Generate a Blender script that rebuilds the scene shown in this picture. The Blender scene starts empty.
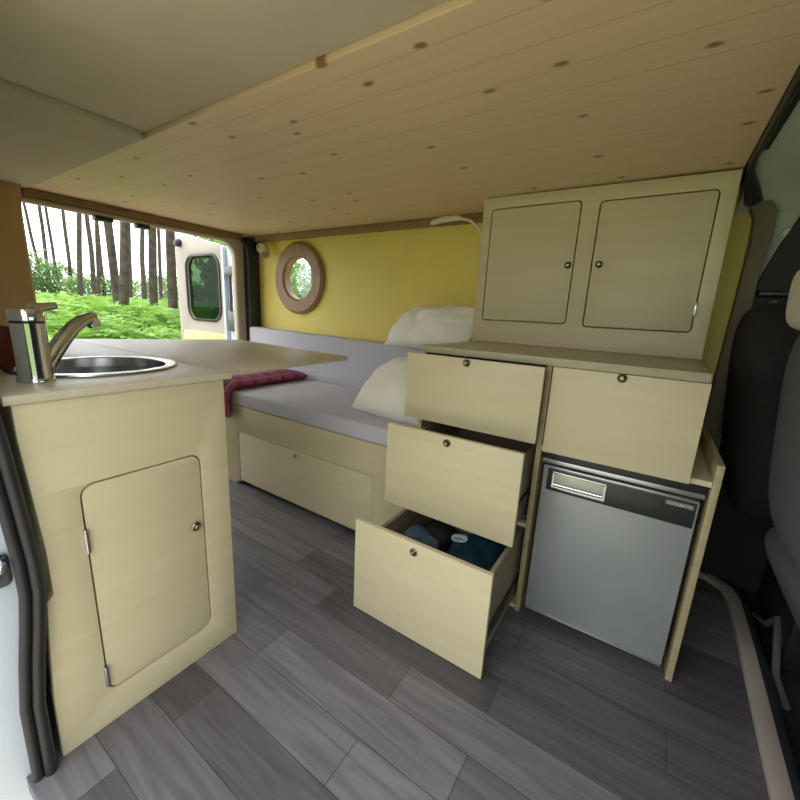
import bpy, bmesh, math, random
from mathutils import Vector, Matrix, noise, Euler
random.seed(7)
PI = math.pi
scene = bpy.context.scene
COL = scene.collection

# ------------------------------------------------------------------ materials
def mat(name, col, rough=0.5, metal=0.0, spec=0.5, alpha=None, trans=0.0):
    m = bpy.data.materials.new(name); m.use_nodes = True
    b = m.node_tree.nodes['Principled BSDF']
    b.inputs['Base Color'].default_value = (*col, 1)
    b.inputs['Roughness'].default_value = rough
    b.inputs['Metallic'].default_value = metal
    b.inputs['Specular IOR Level'].default_value = spec
    b.inputs['Transmission Weight'].default_value = trans
    return m

def nodes(m):
    nt = m.node_tree
    return nt, nt.nodes['Principled BSDF'], nt.nodes.new, nt.links.new

def mapping(m, scale, coord='Object'):
    nt, b, N, L = nodes(m)
    tc = N('ShaderNodeTexCoord'); mp = N('ShaderNodeMapping')
    mp.inputs['Scale'].default_value = scale
    L(tc.outputs[coord], mp.inputs['Vector'])
    return mp

def ramp(m, fac, stops):
    nt, b, N, L = nodes(m)
    r = N('ShaderNodeValToRGB')
    e = r.color_ramp.elements
    while len(e) < len(stops): e.new(0.5)
    for el, (p, c) in zip(e, stops):
        el.position = p; el.color = (*c, 1)
    L(fac, r.inputs['Fac'])
    return r

def mixc(m, a, bb, fac, mode='MIX'):
    nt, b, N, L = nodes(m)
    x = N('ShaderNodeMix'); x.data_type = 'RGBA'; x.blend_type = mode
    if isinstance(fac, (int, float)): x.inputs[0].default_value = fac
    else: L(fac, x.inputs[0])
    for k, v in ((6, a), (7, bb)):
        if isinstance(v, tuple): x.inputs[k].default_value = (*v, 1)
        else: L(v, x.inputs[k])
    return x.outputs[2]

def grain(name, col, dark, scale=(1.2, 1.2, 22), rough=0.45, amt=1.0, bump=0.0):
    m = mat(name, col, rough)
    nt, b, N, L = nodes(m)
    mp = mapping(m, scale)
    n = N('ShaderNodeTexNoise'); n.inputs['Scale'].default_value = 2.0
    n.inputs['Detail'].default_value = 6; n.inputs['Distortion'].default_value = 0.6
    L(mp.outputs[0], n.inputs['Vector'])
    r = ramp(m, n.outputs['Fac'], [(0.32, dark), (0.62, col)])
    mp2 = mapping(m, (0.9, 0.9, 2.2))
    n2 = N('ShaderNodeTexNoise'); n2.inputs['Scale'].default_value = 1.6; n2.inputs['Detail'].default_value = 2
    L(mp2.outputs[0], n2.inputs['Vector'])
    r2 = ramp(m, n2.outputs['Fac'], [(0.3, (0.88, 0.87, 0.84)), (0.7, (1, 1, 1))])
    L(mixc(m, r.outputs[0], r2.outputs[0], 0.8 * amt, 'MULTIPLY'), b.inputs['Base Color'])
    return m

def noisy(name, col, dark, scale=40, rough=0.8, bump=0.15, metal=0.0, lo=0.3, hi=0.7, spec=0.3):
    m = mat(name, col, rough, metal, spec)
    nt, b, N, L = nodes(m)
    mp = mapping(m, (1, 1, 1))
    n = N('ShaderNodeTexNoise'); n.inputs['Scale'].default_value = scale; n.inputs['Detail'].default_value = 4
    L(mp.outputs[0], n.inputs['Vector'])
    r = ramp(m, n.outputs['Fac'], [(lo, dark), (hi, col)])
    L(r.outputs[0], b.inputs['Base Color'])
    if bump:
        bp = N('ShaderNodeBump'); bp.inputs['Strength'].default_value = bump; bp.inputs['Distance'].default_value = 0.004
        L(n.outputs['Fac'], bp.inputs['Height']); L(bp.outputs[0], b.inputs['Normal'])
    return m

PLY = grain('pale_birch_laminate', (0.65, 0.575, 0.38), (0.615, 0.535, 0.345), (1.2, 1.2, 14))
PLYEDGE = grain('plywood_edge', (0.50, 0.41, 0.22), (0.36, 0.28, 0.14), (2, 2, 90))
TOP = noisy('beige_worktop_laminate', (0.62, 0.56, 0.43), (0.57, 0.51, 0.385), 60, 0.40, 0.02, spec=0.5)
INSIDE = mat('dark_cabinet_inside', (0.22, 0.15, 0.09), 0.7)
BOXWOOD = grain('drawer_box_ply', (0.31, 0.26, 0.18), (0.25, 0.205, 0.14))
BROWNTRIM = grain('brown_wood_trim', (0.30, 0.19, 0.085), (0.24, 0.145, 0.06), (2, 12, 12))
TANWOOD = grain('tan_wood_panel', (0.57, 0.37, 0.15), (0.52, 0.335, 0.135), (6, 6, 1.0))
RINGWOOD = grain('porthole_wood', (0.36, 0.21, 0.10), (0.27, 0.15, 0.07), (14, 14, 3))
YELLOW = noisy('yellow_wall_panel', (0.84, 0.70, 0.19), (0.80, 0.665, 0.18), 6, 0.45, 0.0)
CUSHION = noisy('lavender_grey_fabric', (0.56, 0.555, 0.63), (0.51, 0.505, 0.58), 180, 0.95, 0.2)
LINEN = noisy('cream_pillow_cotton', (0.88, 0.85, 0.78), (0.85, 0.82, 0.75), 14, 0.9, 0.1)
CHROME = mat('chrome', (0.72, 0.72, 0.72), 0.10, 1.0)
KNOB = mat('brushed_knob_metal', (0.33, 0.28, 0.21), 0.30, 1.0)
STEEL = mat('stainless_steel', (0.55, 0.55, 0.56), 0.22, 1.0)
SILVER = noisy('fridge_silver', (0.33, 0.345, 0.35), (0.31, 0.325, 0.33), 8, 0.40, 0.0, metal=0.25)
SILVERBAR = mat('silver_bar', (0.52, 0.52, 0.54), 0.3, 0.8)
BLACK = mat('black_plastic', (0.012, 0.012, 0.013), 0.45)
DARKPAN = mat('dark_grey_panel', (0.028, 0.028, 0.03), 0.35)
RUBBER = mat('black_rubber', (0.018, 0.020, 0.023), 0.42)
DKGREEN = mat('dark_pillar_trim', (0.022, 0.024, 0.020), 0.5)
BEIGETRIM = noisy('beige_door_trim', (0.55, 0.48, 0.38), (0.50, 0.43, 0.34), 12, 0.7, 0.0)
DOORTRIM = noisy('door_trim_cloth', (0.47, 0.41, 0.37), (0.43, 0.375, 0.34), 12, 0.8, 0.0)
PAINT = mat('white_body_paint', (0.68, 0.76, 0.86), 0.22)
HEADLINER = noisy('olive_grey_headliner', (0.54, 0.49, 0.37), (0.50, 0.45, 0.34), 9, 0.9, 0.05)
CREAMLINER = noisy('cream_headliner', (0.60, 0.55, 0.42), (0.56, 0.51, 0.39), 9, 0.9, 0.05)
CABGREY = noisy('cab_grey_green', (0.60, 0.63, 0.56), (0.56, 0.59, 0.52), 7, 0.75, 0.03)
PILLAR = noisy('brown_pillar_trim', (0.20, 0.155, 0.10), (0.17, 0.13, 0.085), 9, 0.6, 0.02)
SEATDARK = noisy('black_seat_cloth', (0.020, 0.018, 0.018), (0.013, 0.012, 0.012), 90, 0.95, 0.1)
SEATGREY = noisy('grey_seat_cloth', (0.085, 0.08, 0.090), (0.062, 0.058, 0.067), 120, 0.95, 0.15)
CREAMPLASTIC = mat('cream_headrest', (0.45, 0.42, 0.32), 0.6)
REDBOX = noisy('dark_red_lacquer', (0.16, 0.03, 0.018), (0.11, 0.02, 0.013), 10, 0.5, 0.0)
FLOORTRIM = mat('beige_floor_edge', (0.42, 0.36, 0.31), 0.55)
BLUEGREY = noisy('slate_blue_cloth', (0.075, 0.13, 0.18), (0.03, 0.062, 0.095), 30, 0.8, 0.2)
TEAL = noisy('dark_teal_cloth', (0.008, 0.052, 0.072), (0.004, 0.028, 0.042), 22, 0.75, 0.2)
PALEPRINT = mat('pale_print', (0.45, 0.52, 0.56), 0.7)
WHITEGLOSS = mat('cream_lamp_plastic', (0.72, 0.67, 0.55), 0.35)
BRASS = mat('brushed_brass', (0.62, 0.52, 0.30), 0.22, 1.0)

def floor_mat():
    m = mat('grey_wood_vinyl', (0.2, 0.19, 0.19), 0.42)
    nt, b, N, L = nodes(m)
    mp = mapping(m, (1, 1, 1)); mp.inputs['Location'].default_value = (0.21, 0.02, 0)
    br = N('ShaderNodeTexBrick')
    br.offset = 0.37; br.offset_frequency = 2
    for k, v in (('Scale', 1.0), ('Mortar Size', 0.0012), ('Mortar Smooth', 0.1), ('Bias', 0.0), ('Brick Width', 0.62), ('Row Height', 0.118)):
        br.inputs[k].default_value = v
    br.inputs['Color1'].default_value = (0.072, 0.066, 0.072, 1)
    br.inputs['Color2'].default_value = (0.175, 0.168, 0.180, 1)
    br.inputs['Mortar'].default_value = (0.05, 0.047, 0.05, 1)
    L(mp.outputs[0], br.inputs['Vector'])
    mp2 = mapping(m, (1.6, 22, 1))
    n = N('ShaderNodeTexNoise'); n.inputs['Scale'].default_value = 2.2; n.inputs['Detail'].default_value = 7; n.inputs['Distortion'].default_value = 1.0
    L(mp2.outputs[0], n.inputs['Vector'])
    r = ramp(m, n.outputs['Fac'], [(0.25, (0.62, 0.61, 0.62)), (0.75, (1.25, 1.24, 1.26))])
    L(mixc(m, br.outputs['Color'], r.outputs[0], 1.0, 'MULTIPLY'), b.inputs['Base Color'])
    return m
FLOOR = floor_mat()

def pine_mat():
    m = mat('knotty_pine_boards', (0.6, 0.42, 0.22), 0.5)
    nt, b, N, L = nodes(m)
    mp = mapping(m, (1.0, 16, 1))
    n = N('ShaderNodeTexNoise'); n.inputs['Scale'].default_value = 2.0; n.inputs['Detail'].default_value = 6; n.inputs['Distortion'].default_value = 0.8
    L(mp.outputs[0], n.inputs['Vector'])
    base = ramp(m, n.outputs['Fac'], [(0.25, (0.68, 0.52, 0.32)), (0.7, (0.73, 0.57, 0.365))])
    # board joints along X, 9 cm boards
    tc = N('ShaderNodeTexCoord'); sx = N('ShaderNodeSeparateXYZ'); L(tc.outputs['Object'], sx.inputs[0])
    md = N('ShaderNodeMath'); md.operation = 'PINGPONG'; md.inputs[1].default_value = 0.045
    L(sx.outputs[1], md.inputs[0])
    jr = ramp(m, md.outputs[0], [(0.0, (0.74, 0.70, 0.64)), (0.0022, (1, 1, 1))])
    jm = N('ShaderNodeMapRange'); jm.inputs[1].default_value = 0; jm.inputs[2].default_value = 0.0022
    L(md.outputs[0], jm.inputs[0])
    c1 = mixc(m, (0.52, 0.38, 0.22), base.outputs[0], jm.outputs[0])
    # knots
    mk = mapping(m, (4.0, 7.0, 1))
    v = N('ShaderNodeTexVoronoi'); v.voronoi_dimensions = '2D'; v.inputs['Scale'].default_value = 1.0; v.inputs['Randomness'].default_value = 1.0
    L(mk.outputs[0], v.inputs['Vector'])
    nw = N('ShaderNodeTexNoise'); nw.inputs['Scale'].default_value = 26; L(tc.outputs['Object'], nw.inputs['Vector'])
    ad = N('ShaderNodeMath'); ad.operation = 'MULTIPLY_ADD'; ad.inputs[1].default_value = 0.06; L(nw.outputs['Fac'], ad.inputs[0]); L(v.outputs['Distance'], ad.inputs[2])
    kr = N('ShaderNodeMapRange'); kr.inputs[1].default_value = 0.06; kr.inputs[2].default_value = 0.105
    L(ad.outputs[0], kr.inputs[0])
    sr = N('ShaderNodeSeparateXYZ'); L(v.outputs['Color'], sr.inputs[0])
    th = N('ShaderNodeMath'); th.operation = 'GREATER_THAN'; th.inputs[1].default_value = 0.55; L(sr.outputs[0], th.inputs[0])
    mx = N('ShaderNodeMath'); mx.operation = 'MAXIMUM'; L(kr.outputs[0], mx.inputs[0]); L(th.outputs[0], mx.inputs[1])
    c2 = mixc(m, (0.27, 0.15, 0.06), c1, mx.outputs[0])
    L(c2, b.inputs['Base Color'])
    return m
PINE = pine_mat()

def plaid_mat():
    m = mat('red_plaid_wool', (0.25, 0.02, 0.05), 0.95)
    nt, b, N, L = nodes(m)
    tc = N('ShaderNodeTexCoord'); sx = N('ShaderNodeSeparateXYZ'); L(tc.outputs['UV'], sx.inputs[0])
    def stripes(out, per, wid, off):
        a = N('ShaderNodeMath'); a.operation = 'ADD'; a.inputs[1].default_value = off; L(out, a.inputs[0])
        w = N('ShaderNodeMath'); w.operation = 'PINGPONG'; w.inputs[1].default_value = per; L(a.outputs[0], w.inputs[0])
        g = N('ShaderNodeMath'); g.operation = 'LESS_THAN'; g.inputs[1].default_value = wid; L(w.outputs[0], g.inputs[0])
        return g.outputs[0]
    c = (0.30, 0.03, 0.07)
    c = mixc(m, c, (0.38, 0.12, 0.30), stripes(sx.outputs[0], 0.062, 0.026, 0.0))
    c = mixc(m, c, (0.045, 0.008, 0.016), stripes(sx.outputs[0], 0.062, 0.012, 0.055))
    c = mixc(m, c, (0.48, 0.10, 0.10), stripes(sx.outputs[0], 0.031, 0.0022, 0.012))
    c = mixc(m, c, (0.24, 0.03, 0.07), stripes(sx.outputs[1], 0.05, 0.012, 0.0))
    L(c, b.inputs['Base Color'])
    return m
PLAID = plaid_mat()

def glass_mat(name, tint, refl=0.12):
    m = bpy.data.materials.new(name); m.use_nodes = True
    nt = m.node_tree; nt.nodes.clear(); N = nt.nodes.new; L = nt.links.new
    o = N('ShaderNodeOutputMaterial'); mx = N('ShaderNodeMixShader'); t = N('ShaderNodeBsdfTransparent'); g = N('ShaderNodeBsdfGlossy')
    t.inputs[0].default_value = (*tint, 1); g.inputs['Roughness'].default_value = 0.02; g.inputs['Color'].default_value = (0.9, 0.95, 0.95, 1)
    mx.inputs[0].default_value = refl
    L(t.outputs[0], mx.inputs[1]); L(g.outputs[0], mx.inputs[2]); L(mx.outputs[0], o.inputs[0])
    return m
GLASS = glass_mat('porthole_glass', (0.95, 0.98, 0.96), 0.04)
TINT = glass_mat('green_tinted_glass', (0.20, 0.28, 0.17), 0.015)

def leaf_mat(name, a, b_, trans=0.35):
    m = mat(name, a, 0.6, spec=0.2)
    nt, b, N, L = nodes(m)
    tc = N('ShaderNodeTexCoord'); n = N('ShaderNodeTexNoise'); n.inputs['Scale'].default_value = 2.2; n.inputs['Detail'].default_value = 3
    L(tc.outputs['Object'], n.inputs['Vector'])
    oi = N('ShaderNodeObjectInfo')
    ad = N('ShaderNodeMath'); ad.operation = 'MULTIPLY_ADD'; ad.inputs[1].default_value = 0.35; L(oi.outputs['Random'], ad.inputs[0]); L(n.outputs['Fac'], ad.inputs[2])
    r = ramp(m, ad.outputs[0], [(0.4, b_), (0.85, a)])
    L(r.outputs[0], b.inputs['Base Color'])
    tr = N('ShaderNodeBsdfTranslucent'); L(r.outputs[0], tr.inputs['Color'])
    mx = N('ShaderNodeMixShader'); mx.inputs[0].default_value = trans
    L(b.outputs[0], mx.inputs[1]); L(tr.outputs[0], mx.inputs[2])
    L(mx.outputs[0], nt.nodes['Material Output'].inputs[0])
    return m
FERN = leaf_mat('bracken_green', (0.36, 0.55, 0.12), (0.15, 0.33, 0.055))
BUSH = leaf_mat('bush_green', (0.30, 0.42, 0.17), (0.15, 0.26, 0.09))
GROUND = noisy('forest_floor', (0.16, 0.25, 0.07), (0.10, 0.16, 0.045), 3, 0.95, 0.0)
BOUNCESAND = noisy('sandy_bounce_ground', (0.56, 0.47, 0.35), (0.48, 0.40, 0.29), 2.5, 0.95, 0.0)
BARK = noisy('pine_bark', (0.125, 0.095, 0.078), (0.05, 0.038, 0.032), 7, 0.95, 0.5)

# ------------------------------------------------------------------ mesh helpers
class MB:
    def __init__(s): s.bm = bmesh.new(); s.mi = 0
    def _tag(s, n0):
        s.bm.faces.ensure_lookup_table()
        for f in s.bm.faces[n0:]: f.material_index = s.mi
    def box(s, x0, x1, y0, y1, z0, z1, bev=0.0, seg=2):
        t = bmesh.new()
        vs = [t.verts.new((x, y, z)) for x in (x0, x1) for y in (y0, y1) for z in (z0, z1)]
        for q in ((0,1,3,2),(4,6,7,5),(0,4,5,1),(2,3,7,6),(0,2,6,4),(1,5,7,3)): t.faces.new([vs[i] for i in q])
        bmesh.ops.recalc_face_normals(t, faces=t.faces)
        if bev: bmesh.ops.bevel(t, geom=t.edges[:], offset=bev, segments=seg, affect='EDGES', profile=0.5)
        return s._add(t)
    def _add(s, t, M=None):
        if M is not None: bmesh.ops.transform(t, matrix=M, verts=t.verts)
        n0 = len(s.bm.faces)
        me = bpy.data.meshes.new('tmp'); t.to_mesh(me); t.free(); s.bm.from_mesh(me); bpy.data.meshes.remove(me)
        s._tag(n0); return s
    def mesh(s, me, M=None):
        t = bmesh.new(); t.from_mesh(me); bpy.data.meshes.remove(me); return s._add(t, M)
    def tube(s, pts, r, seg=12, caps=True):
        pts = [Vector(p) for p in pts]
        rs = r if isinstance(r, (list, tuple)) else [r]*len(pts)
        t = bmesh.new(); rings = []
        a = None
        for i, p in enumerate(pts):
            d = (pts[min(i+1, len(pts)-1)] - pts[max(i-1, 0)]).normalized()
            if a is None:
                a = d.cross(Vector((0.13, 0.31, 0.94)))
                if a.length < 0.3: a = d.cross(Vector((1, 0, 0)))
            a = (a - d*a.dot(d)).normalized(); b = d.cross(a).normalized()
            rings.append([t.verts.new(p + (a*math.cos(2*PI*k/seg) + b*math.sin(2*PI*k/seg))*rs[i]) for k in range(seg)])
        for A, B in zip(rings, rings[1:]):
            for k in range(seg): t.faces.new((A[k], A[(k+1) % seg], B[(k+1) % seg], B[k]))
        if caps: t.faces.new(rings[0][::-1]); t.faces.new(rings[-1])
        bmesh.ops.recalc_face_normals(t, faces=t.faces)
        return s._add(t)
    def lathe(s, prof, loc, axis=(0, 0, 1), seg=32, closed=False):
        """prof: list of (radius, height along axis)."""
        t = bmesh.new(); rings = []
        for r, h in prof:
            if r < 1e-6: rings.append([t.verts.new((0, 0, h))])
            else: rings.append([t.verts.new((r*math.cos(2*PI*k/seg), r*math.sin(2*PI*k/seg), h)) for k in range(seg)])
        pairs = list(zip(rings, rings[1:])) + ([(rings[-1], rings[0])] if closed else [])
        for A, B in pairs:
            for k in range(seg):
                a = A if len(A) == 1 else (A[k], A[(k+1) % seg]); b = B if len(B) == 1 else (B[(k+1) % seg], B[k])
                f = list(a) + list(b)
                if len(f) > 2: t.faces.new(f)
        bmesh.ops.recalc_face_normals(t, faces=t.faces)
        q = Vector((0, 0, 1)).rotation_difference(Vector(axis).normalized())
        return s._add(t, Matrix.Translation(loc) @ q.to_matrix().to_4x4())
    def prism(s, poly, plane, lo, hi, bev=0.0, holes=()):
        """extruded outline with holes; plane 'x': poly=(y,z), 'y': (x,z), 'z': (x,y)."""
        cu = bpy.data.curves.new('c', 'CURVE'); cu.dimensions = '2D'; cu.fill_mode = 'BOTH'
        for pl in (poly, *holes):
            sp = cu.splines.new('POLY'); sp.points.add(len(pl)-1); sp.use_cyclic_u = True
            for p, (u, v) in zip(sp.points, pl): p.co = (u, v, 0, 1)
        cu.extrude = max(1e-4, (hi-lo)/2 - bev); cu.bevel_depth = bev; cu.bevel_resolution = 1
        if bev: cu.offset = -bev
        o = bpy.data.objects.new('c', cu); COL.objects.link(o)
        dg = bpy.context.evaluated_depsgraph_get(); dg.update()
        me = bpy.data.meshes.new_from_object(o.evaluated_get(dg))
        bpy.data.objects.remove(o); bpy.data.curves.remove(cu)
        c = (lo+hi)/2
        M = {'x': Matrix(((0,0,1,c),(1,0,0,0),(0,1,0,0),(0,0,0,1))),
             'y': Matrix(((1,0,0,0),(0,0,1,c),(0,1,0,0),(0,0,0,1))),
             'z': Matrix(((1,0,0,0),(0,1,0,0),(0,0,1,c),(0,0,0,1)))}[plane]
        t = bmesh.new(); t.from_mesh(me); bpy.data.meshes.remove(me)
        bmesh.ops.transform(t, matrix=M, verts=t.verts)
        bmesh.ops.remove_doubles(t, verts=t.verts, dist=1e-5)
        bmesh.ops.recalc_face_normals(t, faces=t.faces)
        return s._add(t)
    def soft(s, c, size, rot=(0, 0, 0), power=3.0, cuts=5, amp=0.0, nf=6, seed=0):
        """cushion-like rounded block (superellipsoid of a subdivided cube)"""
        t = bmesh.new(); bmesh.ops.create_cube(t, size=2)
        bmesh.ops.subdivide_edges(t, edges=t.edges[:], cuts=cuts*2, use_grid_fill=True)
        M = Matrix.Translation(c) @ Euler(rot).to_matrix().to_4x4()
        for v in t.verts:
            p = v.co; n = (abs(p.x)**power + abs(p.y)**power + abs(p.z)**power)**(1/power)
            q = p/n; q = Vector((q.x*size[0]/2, q.y*size[1]/2, q.z*size[2]/2))
            if amp: q += p.normalized()*amp*noise.noise(q*nf + Vector((seed, seed*1.7, 0)))
            v.co = M @ q
        return s._add(t)
    def build(s, name, m, root=None, parent=None, smooth=True, uv=None):
        me = bpy.data.meshes.new(name)
        off = root.location if root is not None else Vector((0, 0, 0))
        if root is not None: bmesh.ops.translate(s.bm, verts=s.bm.verts, vec=-off)
        s.bm.to_mesh(me); s.bm.free()
        for mm in (m if isinstance(m, (list, tuple)) else [m]): me.materials.append(mm)
        if smooth:
            me.polygons.foreach_set('use_smooth', [True]*len(me.polygons))
            me.set_sharp_from_angle(angle=math.radians(35))
        o = bpy.data.objects.new(name, me); COL.objects.link(o)
        if parent is not None: o.parent = parent
        elif root is not None: o.parent = root
        return o

def rrect(a0, a1, b0, b1, r, seg=6, corners=(1, 1, 1, 1)):
    """rounded rectangle outline; corners: (a1b1, a0b1, a0b0, a1b0)"""
    out = []
    for k, (ca, cb, st) in enumerate(((a1, b1, 0), (a0, b1, 1), (a0, b0, 2), (a1, b0, 3))):
        if not corners[k] or r <= 0: out.append((ca, cb)); continue
        sa = 1 if ca == a1 else -1; sb = 1 if cb == b1 else -1
        for i in range(seg+1):
            an = (st + i/seg)*PI/2
            out.append((ca - sa*r + r*math.cos(an), cb - sb*r + r*math.sin(an)))
    return out
def circ(a, b, r, n=48): return [(a + r*math.cos(2*PI*k/n), b + r*math.sin(2*PI*k/n)) for k in range(n)]

def thing(name, label, cat, loc=(0, 0, 0), group=None):
    o = bpy.data.objects.new(name, None); COL.objects.link(o); o.location = loc; o.empty_display_size = 0.05
    o['label'] = label; o['category'] = cat
    if group: o['group'] = group
    return o
def tag(o, label, cat, group=None):
    o['label'] = label; o['category'] = cat
    if group: o['group'] = group
    return o
def struct(o, label=None):
    o['kind'] = 'structure'
    if label: o['label'] = label
    return o
def recentre(o, loc):
    """move a top-level mesh's origin to its base"""
    loc = Vector(loc); o.data.transform(Matrix.Translation(-loc)); o.location = loc; return o

def knob(root, parent, p, axis, r=0.0115):
    k = MB().lathe([(0, 0), (r*0.9, 0), (r*1.05, 0.002), (r*1.05, 0.005), (r*0.86, 0.0075), (r*0.70, 0.006), (r*0.62, 0.004), (r*0.58, 0.010), (r*0.40, 0.0125), (0, 0.013)], p, axis, 28)
    return k.build('knob', KNOB, root, parent)

# ------------------------------------------------------------------ room shell
CZ = 1.487           # ceiling
WY = 1.90            # far wall
fl = MB().box(-2.7, 0.43, 0.10, 1.93, -0.04, 0.0); struct(fl.build('floor', FLOOR, smooth=False))
struct(MB().box(0.43, 1.45, 0.10, 1.93, -0.05, -0.006).build('floor_cab', noisy('black_rubber_mat', (0.02, 0.02, 0.021), (0.012, 0.012, 0.013), 20, 0.8, 0.2)))
struct(MB().box(-2.60, 0.14, 0.662, 1.93, CZ, CZ+0.018, 0.002).build('ceiling', PINE, smooth=False))
# near headliners
struct(MB().box(-2.60, -1.41, 0.02, 0.657, CZ-0.006, CZ+0.03, 0.005).build('ceiling_near', HEADLINER))
struct(MB().box(-1.405, 0.14, 0.02, 0.660, CZ+0.012, CZ+0.04, 0.004).build('ceiling_side', CREAMLINER))
struct(MB().box(0.135, 0.18, 0.02, 1.95, CZ+0.02, CZ+0.05).build('ceiling_joint', RUBBER, smooth=False))
# cab headliner: curves down to the far wall
prof = [(0.02, CZ+0.03), (1.3, CZ+0.03), (1.6, CZ+0.02), (1.78, CZ-0.02), (1.88, CZ-0.06), (1.93, CZ-0.12), (1.93, CZ+0.06), (0.02, CZ+0.06)]
struct(MB().prism(prof, 'x', 0.165, 1.45).build('ceiling_cab', CABGREY))
# rubber edge of the pine ceiling, with the hooked end at the wall
struct(MB().tube([(0.150, 0.5, CZ-0.002), (0.150, 1.2, CZ-0.002), (0.150, 1.58, CZ-0.004), (0.158, 1.68, CZ-0.015), (0.18, 1.78, CZ-0.03), (0.20, 1.86, CZ-0.05)], [0.009]*3+[0.012, 0.020, 0.026]).build('trim_1', RUBBER))
# yellow far wall with porthole opening
PX, PZ, PR = -2.095, 1.194, 0.236
wf = MB().prism([(-2.60, 0.0), (0.215, 0.0), (0.215, CZ), (-2.60, CZ)], 'y', WY, WY+0.02, holes=[circ(PX, PZ, 0.150)])
struct(wf.build('wall_far', YELLOW, smooth=False))
# outer skin (outside the wall board) with a matching opening
wo = MB().prism([(-2.62, -0.1), (1.46, -0.1), (1.46, 1.60), (-2.62, 1.60)], 'y', 1.955, 1.97, holes=[circ(PX-0.055, PZ+0.004, 0.17)])
struct(wo.build('wall_outer', PAINT, smooth=False))
struct(MB().box(-2.6, 0.14, 1.86, WY-0.001, 1.448, CZ-0.001, 0.004).build('trim_2', BROWNTRIM))
# cab side wall with grey-green lining
struct(MB().prism([(0.217, 0.0), (1.45, 0.0), (1.45, CZ), (0.217, CZ)], 'y', WY+0.002, WY+0.05).build('wall_cab_side', CABGREY, smooth=False))
wcf = struct(MB().prism([(0.02, -0.05), (1.95, -0.05), (1.95, 1.55), (0.02, 1.55)], 'x', 1.45, 1.48, holes=[rrect(0.25, 1.72, 0.98, 1.42, 0.08)]).build('wall_cab_front', BLACK, smooth=False))
wsn = struct(MB().prism(rrect(0.25, 1.72, 0.98, 1.42, 0.08), 'x', 1.46, 1.465).build('window_2', GLASS))
# brown B pillar trim
bp = [(0.205, 0.02), (0.262, 0.02), (0.262, 0.55), (0.262, 0.95), (0.262, 1.20), (0.272, 1.32), (0.268, 1.395), (0.245, 1.428), (0.215, 1.430), (0.196, 1.41), (0.212, 1.38), (0.218, 1.30), (0.214, 1.1), (0.205, 0.7)]
struct(MB().prism(bp, 'y', 1.845, WY+0.001, 0.006).build('trim_3', PILLAR))
# rear wall with door opening
op = rrect(0.632, 1.735, 0.10, 1.430, 0.11, 8, (1, 0, 0, 0))
rw = MB().prism([(-0.02, 0.0), (1.82, 0.0), (1.82, CZ), (-0.02, CZ)], 'x', -2.62, -2.575, holes=[op])
struct(rw.build('wall_rear', BEIGETRIM, smooth=False))
edge = [(-2.573, 0.634, 1.430)] + [(-2.573, 0.632+(1.625-0.632)*t, 1.430) for t in (0.02, 0.25, 0.5, 0.75)] + [(-2.573, 1.625+0.11*math.sin(a), 1.320+0.11*math.cos(a)) for a in [PI/2*k/8 for k in range(9)]] + [(-2.573, 1.735, z) for z in (1.1, 0.8, 0.3)]
struct(MB().tube(edge, 0.012, 10).build('trim_4', noisy('pale_door_edge', (0.60, 0.53, 0.43), (0.56, 0.49, 0.39), 12, 0.6, 0)))
struct(MB().box(-2.60, -2.556, 0.64, 1.785, 1.447, CZ-0.001, 0.004).build('trim_5', BROWNTRIM))
struct(MB().box(-2.62, -2.525, 1.802, WY-0.001, 0.0, 1.475, 0.006).tube([(-2.525, 1.812, 0.5), (-2.525, 1.812, 1.30), (-2.53, 1.80, 1.40), (-2.545, 1.77, 1.455)], 0.012).build('trim_6', DKGREEN))
# tan wood panel on the near rear pillar
struct(MB().prism([(0.10, 0.0), (0.610, 0.0), (0.610, 1.30), (0.622, 1.481), (0.10, 1.481)], 'x', -2.574, -2.50, 0.004).build('trim_7', TANWOOD))
struct(MB().box(-2.75, 1.50, 0.0, 2.0, 1.56, 1.60).build('roof_light_block', PAINT, smooth=False))  # unseen slab added above the ceilings to block sky light leaking through gaps
for yy, w in ((0.955, 0.085), (1.145, 0.07)):
    c = tag(MB().box(-2.60, -2.55, yy-w/2, yy+w/2, 1.401, 1.424, 0.005).build('door_catch', BLACK), '', 'catch')
    recentre(c, (-2.575, yy, 1.401)); c['label'] = 'wider black door catch under rear opening header, nearer the tan panel' if w > 0.08 else 'narrower black door catch under rear opening header, nearer the open door'
# near wall: body shell behind the sliding-door opening, header above it, front part
nw = MB().box(-2.62, -0.965, 0.02, 0.150, -0.12, 1.52, 0.004)
wn = struct(nw.build('wall_near', PAINT))
struct(MB().box(-0.965, 0.95, 0.02, 0.06, 1.44, 1.52).build('wall_near_header', CABGREY, smooth=False))
struct(MB().box(0.30, 1.46, 0.0, 0.08, -0.05, 1.52).build('wall_near_front', CABGREY, smooth=False))  # out of view; extended rearward to darken the right side and cab
# door latch plate on the white jamb
sp = MB().prism(rrect(0.070, 0.137, 0.455, 0.525, 0.012), 'x', -0.966, -0.955, 0.002).build('striker_plate', STEEL, None, wn)
MB().tube([(-0.957, 0.092, 0.472), (-0.936, 0.092, 0.476), (-0.932, 0.108, 0.484), (-0.932, 0.118, 0.496), (-0.940, 0.125, 0.505), (-0.957, 0.126, 0.508)], 0.006, 10).build('striker_loop', STEEL, None, sp)
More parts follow.
